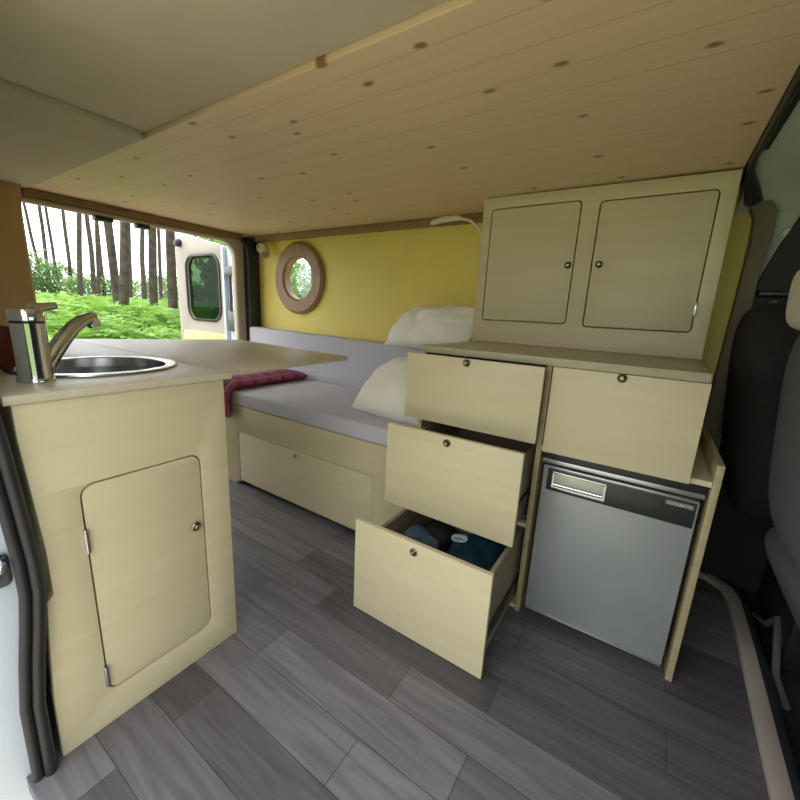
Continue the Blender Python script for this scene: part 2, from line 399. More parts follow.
# double rubber seal round the sliding-door edge
s1 = [(-0.935, 0.110, 1.05), (-0.935, 0.128, 0.92), (-0.935, 0.143, 0.82), (-0.935, 0.149, 0.74), (-0.935, 0.156, 0.62), (-0.935, 0.162, 0.50), (-0.935, 0.162, 0.43), (-0.935, 0.154, 0.36), (-0.935, 0.143, 0.28), (-0.935, 0.132, 0.18), (-0.935, 0.13, 0.0)]
s1 = [(x, y+0.003, z) for x, y, z in s1]
sl = MB().tube(s1, 0.0105, 12); sl.tube([(x-0.006, y-0.0185, z) for x, y, z in s1], 0.0095, 12); sl.tube([(x-0.016, y-0.009, z) for x, y, z in s1], 0.010, 8)
struct(sl.build('trim_9', RUBBER))
# beige strip along the front edge of the floor
def ribbon(pts, w, z0, z1):
    L_, R_ = [], []
    for i, p in enumerate(pts):
        d = (Vector(pts[min(i+1, len(pts)-1)]) - Vector(pts[max(i-1, 0)])).normalized(); n = Vector((-d.y, d.x))*w/2
        L_.append(tuple(Vector(p)+n)); R_.append(tuple(Vector(p)-n))
    return MB().prism(L_ + R_[::-1], 'z', z0, z1, 0.002)
struct(ribbon([(0.22, 1.88), (0.33, 1.86), (0.385, 1.81), (0.398, 1.74), (0.398, 1.5), (0.392, 1.2), (0.385, 0.8), (0.38, 0.4)], 0.040, 0.001, 0.022).build('trim_10', FLOORTRIM))
struct(MB().tube([(0.345, 1.885, 0.012), (0.41, 1.82, 0.012), (0.428, 1.74, 0.012), (0.430, 1.5, 0.012), (0.425, 1.2, 0.012), (0.415, 0.8, 0.012), (0.41, 0.4, 0.012)], 0.014, 10).build('trim_11', RUBBER))

# porthole window in the yellow wall
pw = thing('window_1', 'round wooden porthole window in the yellow wall', 'window', (PX, WY, PZ)); pw['kind'] = 'structure'
MB().lathe([(0.136, 0.03), (0.136, -0.018), (0.150, -0.030), (0.220, -0.030), (0.236, -0.018), (0.236, -0.001), (0.149, -0.001), (0.149, 0.03)], (PX, WY, PZ), (0, 1, 0), 40, closed=True).build('window_frame', RINGWOOD, pw)
MB().lathe([(0, 0), (0.1485, 0), (0.1485, 0.006), (0, 0.006)], (PX, WY+0.03, PZ), (0, 1, 0), 40).build('pane', GLASS, pw)

# ------------------------------------------------------------------ rear door swung open
rd = thing('door_1', 'open rear barn door with rounded tinted window seen through the rear opening', 'door', (-2.62, 1.80, 0.0)); rd['kind'] = 'structure'
dv = [(-3.52, 0.0), (-2.80, 0.0), (-2.80, 1.36)] + [(-2.88+0.08*math.cos(a), 1.36+0.08*math.sin(a)+0.0) for a in [PI/2*k/6 for k in range(1, 7)]] + [(-3.36, 1.545), (-3.46, 1.52), (-3.515, 1.44)]
win = rrect(-3.345, -2.885, 0.870, 1.365, 0.10, 7)
MB().prism(dv, 'y', 1.80, 1.84, 0.008, holes=[win]).build('door_panel', DOORTRIM, rd)
MB().prism(rrect(-3.36, -2.87, 0.855, 1.38, 0.11, 7), 'y', 1.790, 1.8005, 0.003, holes=[rrect(-3.340, -2.890, 0.876, 1.360, 0.09, 7)]).build('window_seal', BLACK, rd)
MB().prism(rrect(-3.345, -2.885, 0.870, 1.365, 0.10, 7), 'y', 1.815, 1.820).build('pane', TINT, rd)
MB().prism(rrect(-3.44, -2.80, 0.15, 0.77, 0.03), 'y', 1.785, 1.799, 0.003).build('lower_panel', noisy('yellow_board', (0.76, 0.66, 0.33), (0.71, 0.61, 0.30), 8, 0.5, 0), rd)
MB().lathe([(0, 0), (0.028, 0), (0.032, -0.02), (0.026, -0.04), (0, -0.045)], (-3.42, 1.80, 1.475), (0, 1, 0), 20).build('rubber_buffer', BLACK, rd)
MB().lathe([(0, 0), (0.014, 0), (0.015, -0.01), (0, -0.016)], (-3.44, 1.80, 0.75), (0, 1, 0), 16).build('rubber_buffer', BLACK, rd)
MB().box(-2.78, -2.63, 1.800, 1.86, 0.0, 1.46, 0.01).build('hinge_post', PAINT, rd)
MB().box(-2.815, -2.785, 1.775, 1.845, 0.0, 1.42, 0.008).build('door_edge', PAINT, rd)
hg = MB().box(-2.775, -2.632, 1.770, 1.799, 1.205, 1.275, 0.006).box(-2.76, -2.632, 1.775, 1.799, 0.80, 0.96, 0.006)
hg.tube([(-2.72, 1.78, 1.20), (-2.70, 1.77, 1.05), (-2.72, 1.78, 0.95)], 0.012)
hg.build('hinge', mat('grey_hinge', (0.12, 0.12, 0.13), 0.4, 0.6), rd)

# ------------------------------------------------------------------ kitchen cabinet
KX = -0.948
kc = thing('kitchen_cabinet', 'pale birch kitchen cabinet under the sink beside the sliding door', 'cabinet', (-1.5, 0.38, 0.0))
kd = rrect(0.253, 0.511, 0.085, 0.617, 0.028)
kb = MB()
kyl = [(0.587, 0.0), (0.587, 0.803), (0.176, 0.803), (0.176, 0.74), (0.182, 0.62), (0.188, 0.50), (0.188, 0.43), (0.188, 0.40), (0.176, 0.388), (0.168, 0.28), (0.160, 0.15), (0.158, 0.0)]
kb.prism(kyl, 'x', KX-0.016, KX, 0.001, holes=[kd])
kb.box(-2.10, KX-0.0165, 0.571, 0.587, 0.0, 0.803); kb.box(-2.10, KX-0.0165, 0.190, 0.205, 0.0, 0.803)
kb.box(-2.10, -2.084, 0.206, 0.570, 0.0, 0.803); kb.box(-2.083, KX-0.0165, 0.206, 0.570, 0.02, 0.036)
kb.build('body', PLY, kc)
dr = MB().prism(rrect(0.2568, 0.5072, 0.0888, 0.6132, 0.0245), 'x', KX-0.016, KX-0.001, 0.001).build('door', PLY, kc)
knob(kc, dr, (KX-0.001, 0.486, 0.415), (1, 0, 0), 0.0125)
for z in (0.49, 0.135):
    MB().box(KX-0.002, KX+0.004, 0.249, 0.2565, z-0.028, z+0.028, 0.0012).tube([(KX+0.003, 0.2535, z-0.028), (KX+0.003, 0.2535, z+0.028)], 0.004, 10).build('hinge', STEEL, kc, dr)
# worktop with the sink cut-out
SX, SY, SR = -1.238, 0.411, 0.170
wt = thing('kitchen_worktop', 'beige kitchen worktop with a fold-out leaf over the bed end', 'worktop', (-1.5, 0.38, 0.804))
MB().prism([(-2.12, 0.165), (-0.943, 0.165), (-0.943, 0.609), (-2.12, 0.609)], 'z', 0.804, 0.821, 0.0015, holes=[circ(SX, SY, SR-0.012)]).build('top', TOP, wt)
MB().prism([(-2.12, 0.6115), (-0.972, 0.6115), (-1.005, 1.150), (-1.012, 1.160), (-1.81, 1.236), (-1.84, 1.235)], 'z', 0.806, 0.821, 0.0015).build('leaf', TOP, wt)
# sink
sk = thing('sink', 'round stainless steel sink set in the kitchen worktop', 'sink', (SX, SY, 0.68))
MB().lathe([(SR-0.004, 0.8215), (SR+0.012, 0.8225), (SR+0.010, 0.8265), (SR-0.006, 0.8275), (SR-0.016, 0.824), (SR-0.018, 0.80)], (SX, SY, 0), seg=64).build('rim', STEEL, sk)
MB().lathe([(SR-0.0175, 0.803), (SR-0.019, 0.72), (SR-0.026, 0.694), (SR-0.07, 0.682), (0.03, 0.679), (0.0, 0.679)], (SX, SY, 0), seg=64).build('basin', STEEL, sk)
MB().lathe([(0, 0.683), (0.028, 0.684), (0.033, 0.681)], (SX, SY, 0), seg=32).build('drain', CHROME, sk)

# ------------------------------------------------------------------ faucet
FX, FY = -1.085, 0.247
fa = thing('faucet', 'chrome mixer tap standing at the near edge of the sink', 'faucet', (FX, FY, 0.821))
fb = MB().lathe([(0, 0.8215), (0.032, 0.8215), (0.032, 0.826), (0.030, 0.829)], (FX, FY, 0), seg=40)
fb.lathe([(0.030, 0.828), (0.0285, 0.845), (0.0285, 0.935), (0.029, 0.9425), (0, 0.9425)], (FX, FY, 0), seg=48).build('body', CHROME, fa)
MB().lathe([(0, 0.9425), (0.0275, 0.9425), (0.0275, 0.9475), (0, 0.9475)], (FX, FY, 0), seg=48).build('ring', BLACK, fa)
lv = MB().lathe([(0, 0.9475), (0.029, 0.9475), (0.029, 0.966), (0.026, 0.971), (0, 0.972)], (FX, FY, 0), seg=48)
lv.tube([(FX-0.005, FY+0.01, 0.972), (FX-0.015, FY+0.032, 0.975), (FX-0.022, FY+0.055, 0.979)], [0.011, 0.010, 0.008], 12)
lv.build('lever', CHROME, fa)
st = MB().tube([(FX-0.004, FY+0.018, 0.850), (FX-0.012, FY+0.038, 0.878), (FX-0.024, FY+0.060, 0.905), (FX-0.040, FY+0.086, 0.930), (FX-0.058, FY+0.112, 0.946), (FX-0.072, FY+0.134, 0.952)], [0.017, 0.0165, 0.016, 0.015, 0.0145, 0.014], 16)
st.tube([(FX-0.070, FY+0.131, 0.953), (FX-0.076, FY+0.140, 0.935)], [0.0155, 0.0165], 16)
st.build('spout', CHROME, fa)
rb = MB().box(-1.47, -1.292, 0.168, 0.262, 0.8215, 0.925, 0.006).build('storage_box', REDBOX)
tag(recentre(rb, (-1.38, 0.215, 0.8215)), 'dark red box at the near corner of the worktop behind the tap', 'box')

# ------------------------------------------------------------------ bench, mattress, back cushion
BX0, BX1 = -2.56, -0.707
be = thing('bed_bench', 'low pale birch bench base under the grey mattress', 'bench', (-1.6, 1.5, 0.0))
FZ = 0.318
out = [(BX0, 0.0), (BX0, 0.465), (BX1, 0.465), (BX1, 0.0), (-0.8, 0.0), (-0.8, 0.03), (-0.9025, 0.03), (-0.9025, FZ+0.0025)] + [(-1.817+0.02*math.cos(a), FZ-0.0175+0.02*math.sin(a)) for a in (PI/2, PI*0.625, PI*0.75, PI*0.875)] + [(-1.8375, FZ-0.0175), (-1.8375, 0.018), (-1.87, 0.018), (-1.87, 0.0)]
bb = MB().prism(out, 'y', 1.210, 1.226, 0.001)
bb.box(BX0, BX1, 1.2265, 1.885, 0.449, 0.465); bb.box(BX0, BX0+0.016, 1.2265, 1.885, 0.0, 0.448); bb.box(BX1-0.016, BX1, 1.2265, 1.885, 0.0, 0.448)
bb.build('body', PLY, be)
ff = MB().prism([(-1.835, 0.032), (-1.835, FZ-0.018)] + [(-1.817+0.018*math.cos(a), FZ-0.018+0.018*math.sin(a)) for a in (PI*0.875, PI*0.75, PI*0.625, PI/2)] + [(-0.905, FZ), (-0.905, 0.032)], 'y', 1.211, 1.226, 0.001).build('flap_door', PLY, be)
knob(be, ff, (-1.382, 1.211, 0.292), (0, -1, 0))
ma = MB()
def slab(y0, y1, z0, z1, x0, x1, r, nx=40, ny=14, amp=0.003, lean=0.0, drop=0.0):
    t = bmesh.new(); bmesh.ops.create_cube(t, size=1)
    bmesh.ops.bevel(t, geom=t.edges[:], offset=0.0001, segments=1, affect='EDGES')
    t.free()
    m = MB().box(x0, x1, y0, y1, z0, z1, r, 4)
    bmesh.ops.subdivide_edges(m.bm, edges=[e for e in m.bm.edges if e.calc_length() > 0.3], cuts=24, use_grid_fill=True)
    for v in m.bm.verts:
        k = (v.co.z-z0)/(z1-z0); f = (v.co.x-x0)/(x1-x0)
        if k > 0.4: v.co.z += amp*noise.noise(v.co*4.0)
        v.co.y += lean*k*(1 if v.co.y < (y0+y1)/2 else 0)
        if k > 0.3: v.co.z -= drop*f
    return m
mm = slab(1.203, 1.768, 0.4655, 0.543, BX0+0.01, BX1-0.003, 0.016).build('mattress', CUSHION)
tag(recentre(mm, (-1.6, 1.48, 0.4655)), 'grey mattress lying on the birch bench', 'mattress')
bc = slab(1.772, 1.890, 0.4655, 0.845, -2.515, BX1-0.003, 0.014, lean=0.010, drop=0.032).build('back_cushion', CUSHION)
tag(recentre(bc, (-1.6, 1.83, 0.4655)), 'long grey back cushion along the bottom of the yellow wall', 'cushion')

# ------------------------------------------------------------------ folded plaid blanket
def blanket():
    bm = bmesh.new(); uvl = bm.loops.layers.uv.new('UVMap')
    # profile along y (back to front) then down over the mattress edge
    path = [(1.745, 0.547)]
    for y in (1.70, 1.6, 1.5, 1.4, 1.3, 1.24): path.append((y, 0.547))
    path += [(1.212, 0.545), (1.196, 0.530), (1.1935, 0.50), (1.193, 0.46), (1.193, 0.400)]
    layers = []
    thick = 0.048
    n = len(path); W = 13
    def pt(i, k):
        y, z = path[i]
        d = (Vector(path[min(i+1, n-1)]) - Vector(path[max(i-1, 0)])).normalized(); nn = Vector((d.y, -d.x))
        # cross-section: a folded bundle with rounded long sides, k in 0..W-1 around
        a = 2*PI*k/W
        w = 0.115
        x = -1.968 + w*math.copysign(abs(math.cos(a))**0.35, math.cos(a))
        drop = 1.0 if i < 7 else max(0.42, 1-0.18*(i-6))
        h = thick*drop*(0.5 + 0.5*math.copysign(abs(math.sin(a))**0.6, math.sin(a)))
        if i == 0: h *= 0.7
        if i >= 7: x -= 0.0035*(i-6)*(1 if math.cos(a) > 0 else 0)
        x += 0.03*(i/n - 0.5) if i < 8 else 0.03*(8/n-0.5)
        h += 0.004*noise.noise(Vector((x*9, y*9, z*9))) if h > 0.01 else 0
        p = Vector((y, z)) - nn*h*-1 if False else Vector((y, z)) + Vector((-abs(nn.x) if i >= 7 else 0, abs(nn.y) if i < 9 else 0)).normalized()*h
        return (x, p.x, p.y)
    V = [[bm.verts.new(pt(i, k)) for k in range(W)] for i in range(n)]
    s = [0]
    for i in range(1, n): s.append(s[-1] + (Vector(path[i])-Vector(path[i-1])).length)
    for i in range(n-1):
        for k in range(W):
            f = bm.faces.new((V[i][k], V[i][(k+1) % W], V[i+1][(k+1) % W], V[i+1][k]))
            for lp, (ii, kk) in zip(f.loops, ((i, k), (i, k+1), (i+1, k+1), (i+1, k))): lp[uvl].uv = (kk*0.3/W, s[ii])
    bm.faces.new(V[0][::-1]); bm.faces.new(V[-1])
    bmesh.ops.recalc_face_normals(bm, faces=bm.faces)
    bmesh.ops.subdivide_edges(bm, edges=bm.edges[:], cuts=1, smooth=0.6)
    m = MB(); m.bm = bm
    return m.build('blanket', PLAID)
bl = blanket(); tag(recentre(bl, (-2.03, 1.45, 0.546)), 'folded red and purple plaid blanket draped over the mattress edge', 'blanket')

# ------------------------------------------------------------------ pillows
def pillow(c, a, b, th, M3, seed, amp=0.010):
    bm = bmesh.new(); N = 26
    def P(u, v, s):
        pinch = 1 - 0.10*(1-abs(u)**2)*abs(v)**3
        x = a*(u*(0.90+0.12*(1-v*v)) + math.copysign(0.09, u)*abs(u*v)**7)
        y = b*(v*(0.93+0.07*(1-u*u)) + math.copysign(0.05, v)*abs(u*v)**7)
        t = th*((1-abs(u)**2.6)*(1-abs(v)**2.6))**0.55
        w = amp*(noise.noise(Vector((u*2.6+seed, v*2.6, s*3)))+0.6*noise.noise(Vector((u*6, v*3.0+seed, s*2))))*min(1, t/th*1.6)
        cr = 0.006*math.sin((u*9+v*4)+seed)*max(0, abs(u)-0.35)
        return Vector((x, y, s*(t+w+cr*min(1, t/th*2))))
    g = {}
    for s in (1, -1):
        for i in range(N+1):
            for j in range(N+1):
                u, v = 2*i/N-1, 2*j/N-1
                if s == -1 and (i in (0, N) or j in (0, N)): g[s, i, j] = g[1, i, j]; continue
                g[s, i, j] = bm.verts.new(Vector(c) + M3 @ P(u, v, s))
    for s in (1, -1):
        for i in range(N):
            for j in range(N):
                q = [g[s, i, j], g[s, i+1, j], g[s, i+1, j+1], g[s, i, j+1]]
                bm.faces.new(q if s == 1 else q[::-1])
    bmesh.ops.recalc_face_normals(bm, faces=bm.faces)
    m = MB(); m.bm = bm; return m
def frame(xd, up):
    xd = Vector(xd).normalized(); up = Vector(up); up = (up - xd*up.dot(xd)).normalized(); n = xd.cross(up)
    return Matrix((xd, up, n)).transposed()
def sheared(xd, up):
    xd = Vector(xd).normalized(); up = Vector(up).normalized(); n = xd.cross(up).normalized()
    return Matrix((xd, up, n)).transposed()
p1 = pillow((-0.888, 1.440, 0.662), 0.200, 0.168, 0.125, sheared((1, 0.02, -0.05), (0.34, 0.68, 0.70)), 2.0).build('pillow', LINEN)
tag(recentre(p1, (-0.895, 1.45, 0.55)), 'white pillow leaning on the mattress beside the drawers', 'pillow')
p2 = pillow((-0.935, 1.72, 0.935), 0.245, 0.125, 0.08, sheared((1, -0.1, 0.03), (0.42, 0.42, 0.82)), 5.0, 0.018).build('pillow', LINEN)
tag(recentre(p2, (-0.955, 1.735, 0.86)), 'cream pillow propped higher up against the yellow wall', 'pillow')

# ------------------------------------------------------------------ drawer and fridge unit
UY = 1.21
un = thing('drawer_cabinet', 'birch drawer and fridge cabinet with three pulled-out drawers', 'cabinet', (-0.26, 1.55, 0.0))
ub = MB()
ub.box(-0.700, -0.684, UY, 1.885, 0.0, 0.868)
ub.box(-0.684, -0.262, 1.869, 1.885, 0.0, 0.868); ub.box(-0.684, -0.262, UY+0.005, 1.869, 0.004, 0.018)
ub.box(-0.246, 0.179, UY+0.002, 1.885, 0.600, 0.615); ub.box(0.112, 0.128, UY+0.004, 1.885, 0.615, 0.868)
ub.box(-0.246, 0.112, 1.869, 1.885, 0.615, 0.868)
ub.box(-0.684, -0.262, UY+0.004, UY+0.03, 0.320, 0.334)
ub.build('carcass', PLY, un)
EDGEPLY = grain('brownish_ply_side', (0.43, 0.36, 0.21), (0.37, 0.30, 0.165))
MB().box(-0.262, -0.246, UY, 1.885, 0.0, 0.868, 0.0008).build('divider', EDGEPLY, un)
MB().box(0.1795, 0.196, UY-0.004, 1.885, 0.0, 0.664, 0.001).build('side_panel', EDGEPLY, un)
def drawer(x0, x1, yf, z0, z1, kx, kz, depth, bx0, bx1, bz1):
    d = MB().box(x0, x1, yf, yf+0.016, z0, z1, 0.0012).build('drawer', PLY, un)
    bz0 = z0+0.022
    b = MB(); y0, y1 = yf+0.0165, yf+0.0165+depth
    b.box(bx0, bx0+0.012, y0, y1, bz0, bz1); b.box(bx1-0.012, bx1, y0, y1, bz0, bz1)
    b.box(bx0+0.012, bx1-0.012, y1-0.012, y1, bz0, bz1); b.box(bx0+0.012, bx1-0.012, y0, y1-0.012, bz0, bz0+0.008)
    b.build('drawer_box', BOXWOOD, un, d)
    for xa in (bx0-0.009, bx1+0.001):
        r = MB().box(xa, xa+0.008, y0+0.004, y1, bz0+0.060, bz0+0.092, 0.002)
        r.box(xa-0.001, xa+0.0085, y0+0.08, y0+0.16, bz0+0.066, bz0+0.086, 0.002)
        r.build('slide_rail', mat('dark_rail', (0.10, 0.095, 0.09), 0.35, 0.8) if 'dark_rail' not in bpy.data.materials else bpy.data.materials['dark_rail'], un, d)
    knob(un, d, (kx, yf, kz), (0, -1, 0))
    return d
drawer(-0.724, -0.257, 0.884, 0.003, 0.337, -0.498, 0.309, 0.46, -0.672, -0.276, 0.296)
drawer(-0.724, -0.256, 1.045, 0.336, 0.630, -0.494, 0.609, 0.46, -0.672, -0.276, 0.585)
drawer(-0.724, -0.254, 1.150, 0.633, 0.866, -0.496, 0.853, 0.46, -0.672, -0.276, 0.825)
drawer(-0.2395, 0.131, 1.191, 0.603, 0.867, -0.060, 0.857, 0.46, -0.235, 0.101, 0.83)
wtop = MB().box(-0.690, 0.128, 1.186, 1.889, 0.869, 0.8925, 0.002).build('worktop', noisy('greyish_worktop', (0.44, 0.39, 0.27), (0.39, 0.345, 0.235), 50, 0.35, 0.0))
tag(recentre(wtop, (-0.28, 1.54, 0.869)), 'narrow worktop on the drawer and fridge cabinet', 'worktop')

# fridge
fr = thing('fridge', 'small silver fridge with black top panel fitted under the closed drawer', 'fridge', (-0.035, 1.5, 0.0))
MB().box(-0.240, 0.170, 1.252, 1.80, 0.02, 0.590, 0.004).build('body', DARKPAN, fr)
fd = MB().box(-0.232, 0.166, 1.214, 1.250, 0.032, 0.553, 0.004).build('door', SILVER, fr)
MB().box(-0.228, 0.163, 1.2095, 1.214, 0.030, 0.0365, 0.001).build('bottom_edge', SILVERBAR, fr, fd)
MB().box(-0.217, 0.1605, 1.2115, 1.2145, 0.4755, 0.5465, 0.001).build('control_panel', DARKPAN, fr, fd)
MB().box(-0.218, 0.162, 1.2085, 1.215, 0.5490, 0.5560, 0.0015).build('upper_edge', SILVERBAR, fr, fd)
hd = MB().prism(rrect(-0.204, -0.050, 0.4835, 0.540, 0.004), 'y', 1.2085, 1.2125, 0.001, holes=[rrect(-0.196, -0.058, 0.492, 0.534, 0.003)])
hd.build('handle', STEEL, fr, fd)
hb = MB(); hb.box(-0.196, -0.058, 1.2105, 1.2125, 0.505, 0.534, 0.001)
hb.build('handle_plate', mat('pale_handle_plate', (0.50, 0.50, 0.43), 0.35, 0.2), fr, fd)
MB().tube([(-0.196, 1.2095, 0.499), (-0.058, 1.2095, 0.499)], 0.006, 12).build('handle_grip', CHROME, fr, fd)
MB().box(-0.240, 0.172, 1.222, 1.252, 0.5565, 0.596, 0.002).build('vent_strip', BLACK, fr)
MB().box(-0.238, 0.172, 1.210, 1.226, 0.563, 0.5765, 0.002).build('top_bar', SILVERBAR, fr)
def text(s, size, p, m, name, root, parent, width):
    cu = bpy.data.curves.new('t', 'FONT'); cu.body = s; cu.size = size; cu.extrude = 0.0006; cu.offset = 0.0002
    o = bpy.data.objects.new('t', cu); COL.objects.link(o); dg = bpy.context.evaluated_depsgraph_get(); dg.update()
    me = bpy.data.meshes.new_from_object(o.evaluated_get(dg)); bpy.data.objects.remove(o)
    xs = [v.co.x for v in me.vertices]; k = width/(max(xs)-min(xs)); x0 = min(xs)
    for v in me.vertices: v.co = Vector((p[0]+(v.co.x-x0)*k, p[1]-v.co.z, p[2]+v.co.y))
    return MB().mesh(me).build(name, m, root, parent, smooth=False)
LET = mat('badge_silver', (0.55, 0.55, 0.55), 0.4, 0.2)
MB().prism(rrect(0.092, 0.156, 0.5275, 0.5415, 0.003), 'y', 1.2105, 1.2117).build('badge_plate', mat('badge_grey', (0.11, 0.11, 0.11), 0.4), fr, fd)
text('COOLMATIC', 0.0115, (0.0955, 1.2100, 0.5305), LET, 'badge', fr, fd, 0.057)

# upper cabinet
uc = thing('wall_cabinet', 'pale birch upper cabinet with two doors under the pine ceiling', 'cabinet', (-0.28, 1.78, 0.8925))
d1 = (-0.660, -0.309, 0.986, 1.440); d2 = (-0.249, 0.0945, 0.980, 1.430)
MB().prism([(-0.697, 0.8935), (0.138, 0.8935), (0.136, 1.478), (-0.697, 1.484)], 'y', 1.650, 1.666, 0.001, holes=[rrect(*d1, 0.016), rrect(*d2, 0.016)]).box(-0.697, -0.681, 1.6665, 1.858, 0.8935, 1.484).box(0.122, 0.138, 1.6665, 1.8595, 0.8935, 1.478).box(-0.680, 0.121, 1.6665, 1.858, 0.8935, 0.907).build('body', PLY, uc)
for q, kx in ((d1, -0.330), (d2, -0.222)):
    d = MB().prism(rrect(q[0]+0.0042, q[1]-0.0042, q[2]+0.0042, q[3]-0.0042, 0.012), 'y', 1.651, 1.666, 0.001).build('door', PLY, uc)
    knob(uc, d, (kx, 1.651, 1.210), (0, -1, 0), 0.0125)
    hx = q[0]+0.001 if q is d1 else q[1]-0.001
    for z in ((1.06,) if q is d2 else ()):
        MB().box(hx-0.004, hx+0.004, 1.6465, 1.652, z-0.02, z+0.02, 0.001).build('hinge', STEEL, uc, d)

# bag and cloth in the open bottom drawer
tb = thing('bag', 'dark teal cloth bag with pale oval print in the lowest drawer', 'bag', (-0.40, 1.08, 0.047))
MB().soft((-0.392, 1.085, 0.150), (0.170, 0.30, 0.205), (0, 0, 0.03), 3.6, 8, 0.026, 14, 3).build('bag_body', TEAL, tb)
MB().prism(rrect(-0.035, 0.035, -0.022, 0.022, 0.0219, 8), 'z', 0, 0.002, holes=[rrect(-0.026, 0.012, -0.004, 0.002, 0.002), rrect(-0.018, 0.024, -0.012, -0.008, 0.002)]).build('print', PALEPRINT, None, tb)
pr = tb.children[-1]; pr.location = (-0.050, 0.030, 0.2105); pr.rotation_euler = (0.2, -0.08, 0.3); pr.scale = (0.8, 0.8, 1)
tc = MB().soft((-0.572, 1.020, 0.150), (0.135, 0.20, 0.225), (0.0, 0.10, -0.05), 3.0, 7, 0.030, 15, 8).build('folded_cloth', BLUEGREY)
tag(recentre(tc, (-0.58, 1.005, 0.04)), 'crumpled slate blue cloth beside the teal bag in the lowest drawer', 'cloth')
tf = MB().soft((-0.590, 1.225, 0.120), (0.11, 0.18, 0.16), (0, 0.05, 0.02), 3, 4, 0.012, 12, 1).build('pouch', mat('dark_grey_pouch', (0.05, 0.045, 0.045), 0.8))
tag(recentre(tf, (-0.59, 1.21, 0.04)), 'dark grey pouch behind the blue cloth in the lowest drawer', 'pouch')

# ------------------------------------------------------------------ lamps
sl = thing('spot_lamp', 'small cream and brass spot lamp in the rear corner of the yellow wall', 'lamp', (-2.45, WY, 1.40))
MB().lathe([(0, 0), (0.036, 0), (0.040, -0.012), (0.036, -0.03), (0.026, -0.042), (0, -0.045)], (-2.475, WY, 1.405), (0, 1, 0), 28).build('mount', WHITEGLOSS, sl)
MB().tube([(-2.465, 1.86, 1.405), (-2.44, 1.84, 1.41), (-2.41, 1.835, 1.405)], 0.010, 10).build('arm', BRASS, sl)
MB().lathe([(0, -0.045), (0.022, -0.043), (0.030, -0.03), (0.034, 0.03), (0.034, 0.05), (0.030, 0.05), (0.024, 0.0), (0, -0.005)], (-2.385, 1.835, 1.385), (0.55, -0.25, -0.6), 28).build('lamp_head', mat('satin_cream_metal', (0.75, 0.70, 0.56), 0.3, 0.35), sl)
rl = thing('reading_lamp', 'slim cream gooseneck reading lamp on the side of the upper cabinet', 'lamp', (-0.70, 1.74, 1.30))
MB().tube([(-0.706, 1.74, 1.24), (-0.708, 1.74, 1.29), (-0.722, 1.74, 1.345), (-0.750, 1.74, 1.392), (-0.795, 1.74, 1.425), (-0.850, 1.74, 1.440)], [0.0065]*6, 10).build('stem', WHITEGLOSS, rl)
MB().tube([(-0.845, 1.74, 1.440), (-0.87, 1.74, 1.443), (-0.94, 1.74, 1.441), (-0.985, 1.74, 1.434), (-1.0, 1.74, 1.428)], [0.009, 0.013, 0.0135, 0.012, 0.008], 12).build('lamp_head', WHITEGLOSS, rl)
MB().lathe([(0, 0), (0.016, 0), (0.016, 0.006), (0.006, 0.008), (0, 0.008)], (-0.6972, 1.74, 1.24), (-1, 0, 0), 20).build('mount', WHITEGLOSS, rl)

# ------------------------------------------------------------------ cab: seats, window blind, door shelf
sa = thing('car_seat', 'black driver seat with tall backrest beside the far cab wall', 'seat', (0.50, 1.62, 0.0))
MB().soft((0.325, 1.64, 0.755), (0.175, 0.42, 0.66), (0, -0.10, 0), 4.2, 6).build('backrest', SEATDARK, sa)
MB().soft((0.62, 1.64, 0.46), (0.46, 0.44, 0.16), (0, -0.06, 0), 4, 5).build('seat', SEATDARK, sa)
MB().box(0.47, 0.86, 1.46, 1.82, -0.004, 0.37, 0.02).build('pedestal', BLACK, sa)
sb = thing('car_seat', 'grey cloth passenger seat with cream headrest nearer the camera', 'seat', (0.55, 1.05, 0.0))
MB().soft((0.365, 1.10, 0.785), (0.20, 0.40, 0.54), (0, -0.09, 0), 4.0, 6).build('backrest', SEATGREY, sb)
MB().soft((0.285, 1.10, 1.075), (0.13, 0.25, 0.145), (0, -0.05, 0), 4, 5).build('headrest', CREAMPLASTIC, sb)
cs = MB().soft((0.560, 1.12, 0.475), (0.44, 0.44, 0.32), (0.0, -0.50, 0.05), 6.0, 7).build('seat', SEATGREY, sb)
MB().box(0.50, 0.80, 0.94, 1.28, -0.004, 0.22, 0.02).build('pedestal', BLACK, sb)
wb = MB().prism([(0.262, 1.135), (0.275, 1.20), (0.30, 1.29), (0.335, 1.385), (0.37, 1.42), (0.9, 1.43), (0.9, 1.135)], 'y', 1.872, WY+0.001, 0.006).build('window_blind', mat('black_window_blind', (0.03, 0.032, 0.024), 0.7))
tag(recentre(wb, (0.5, 1.88, 1.135)), 'black insulating blind covering the cab side window', 'blind')
ds = thing('door_shelf', 'dark cab door ledge holding small grey items below the blind', 'shelf', (0.40, 1.87, 1.02))
MB().box(0.272, 0.9, 1.84, WY+0.001, 1.03, 1.055, 0.006).box(0.272, 0.9, 1.85, WY+0.001, 1.118, 1.134, 0.004).build('ledge', DARKPAN, ds)
MB().box(0.272, 0.9, 1.888, WY+0.001, 1.055, 1.118).build('back_plate', BLACK, ds)
for x, w, lab in ((0.318, 0.016, 'square grey clip on the dark cab door ledge'), (0.366, 0.02, 'tapered grey holder on the dark cab door ledge')):
    b = MB().lathe([(0, 0), (w*0.9, 0), (w, 0.015), (w*0.55, 0.048), (0, 0.05)], (x, 1.868, 1.0555), (0, 0, 1), 14 if w > 0.018 else 4).build('holder', mat('dull_grey_plastic', (0.16, 0.16, 0.165), 0.5))
    tag(recentre(b, (x, 1.868, 1.0555)), lab, 'holder')
hk = MB().lathe([(0, 0), (0.018, 0), (0.020, -0.012), (0.012, -0.022), (0, -0.024)], (0.262+0.05, WY+0.001, 1.33), (0, 1, 0), 20).build('coat_hook', CABGREY)
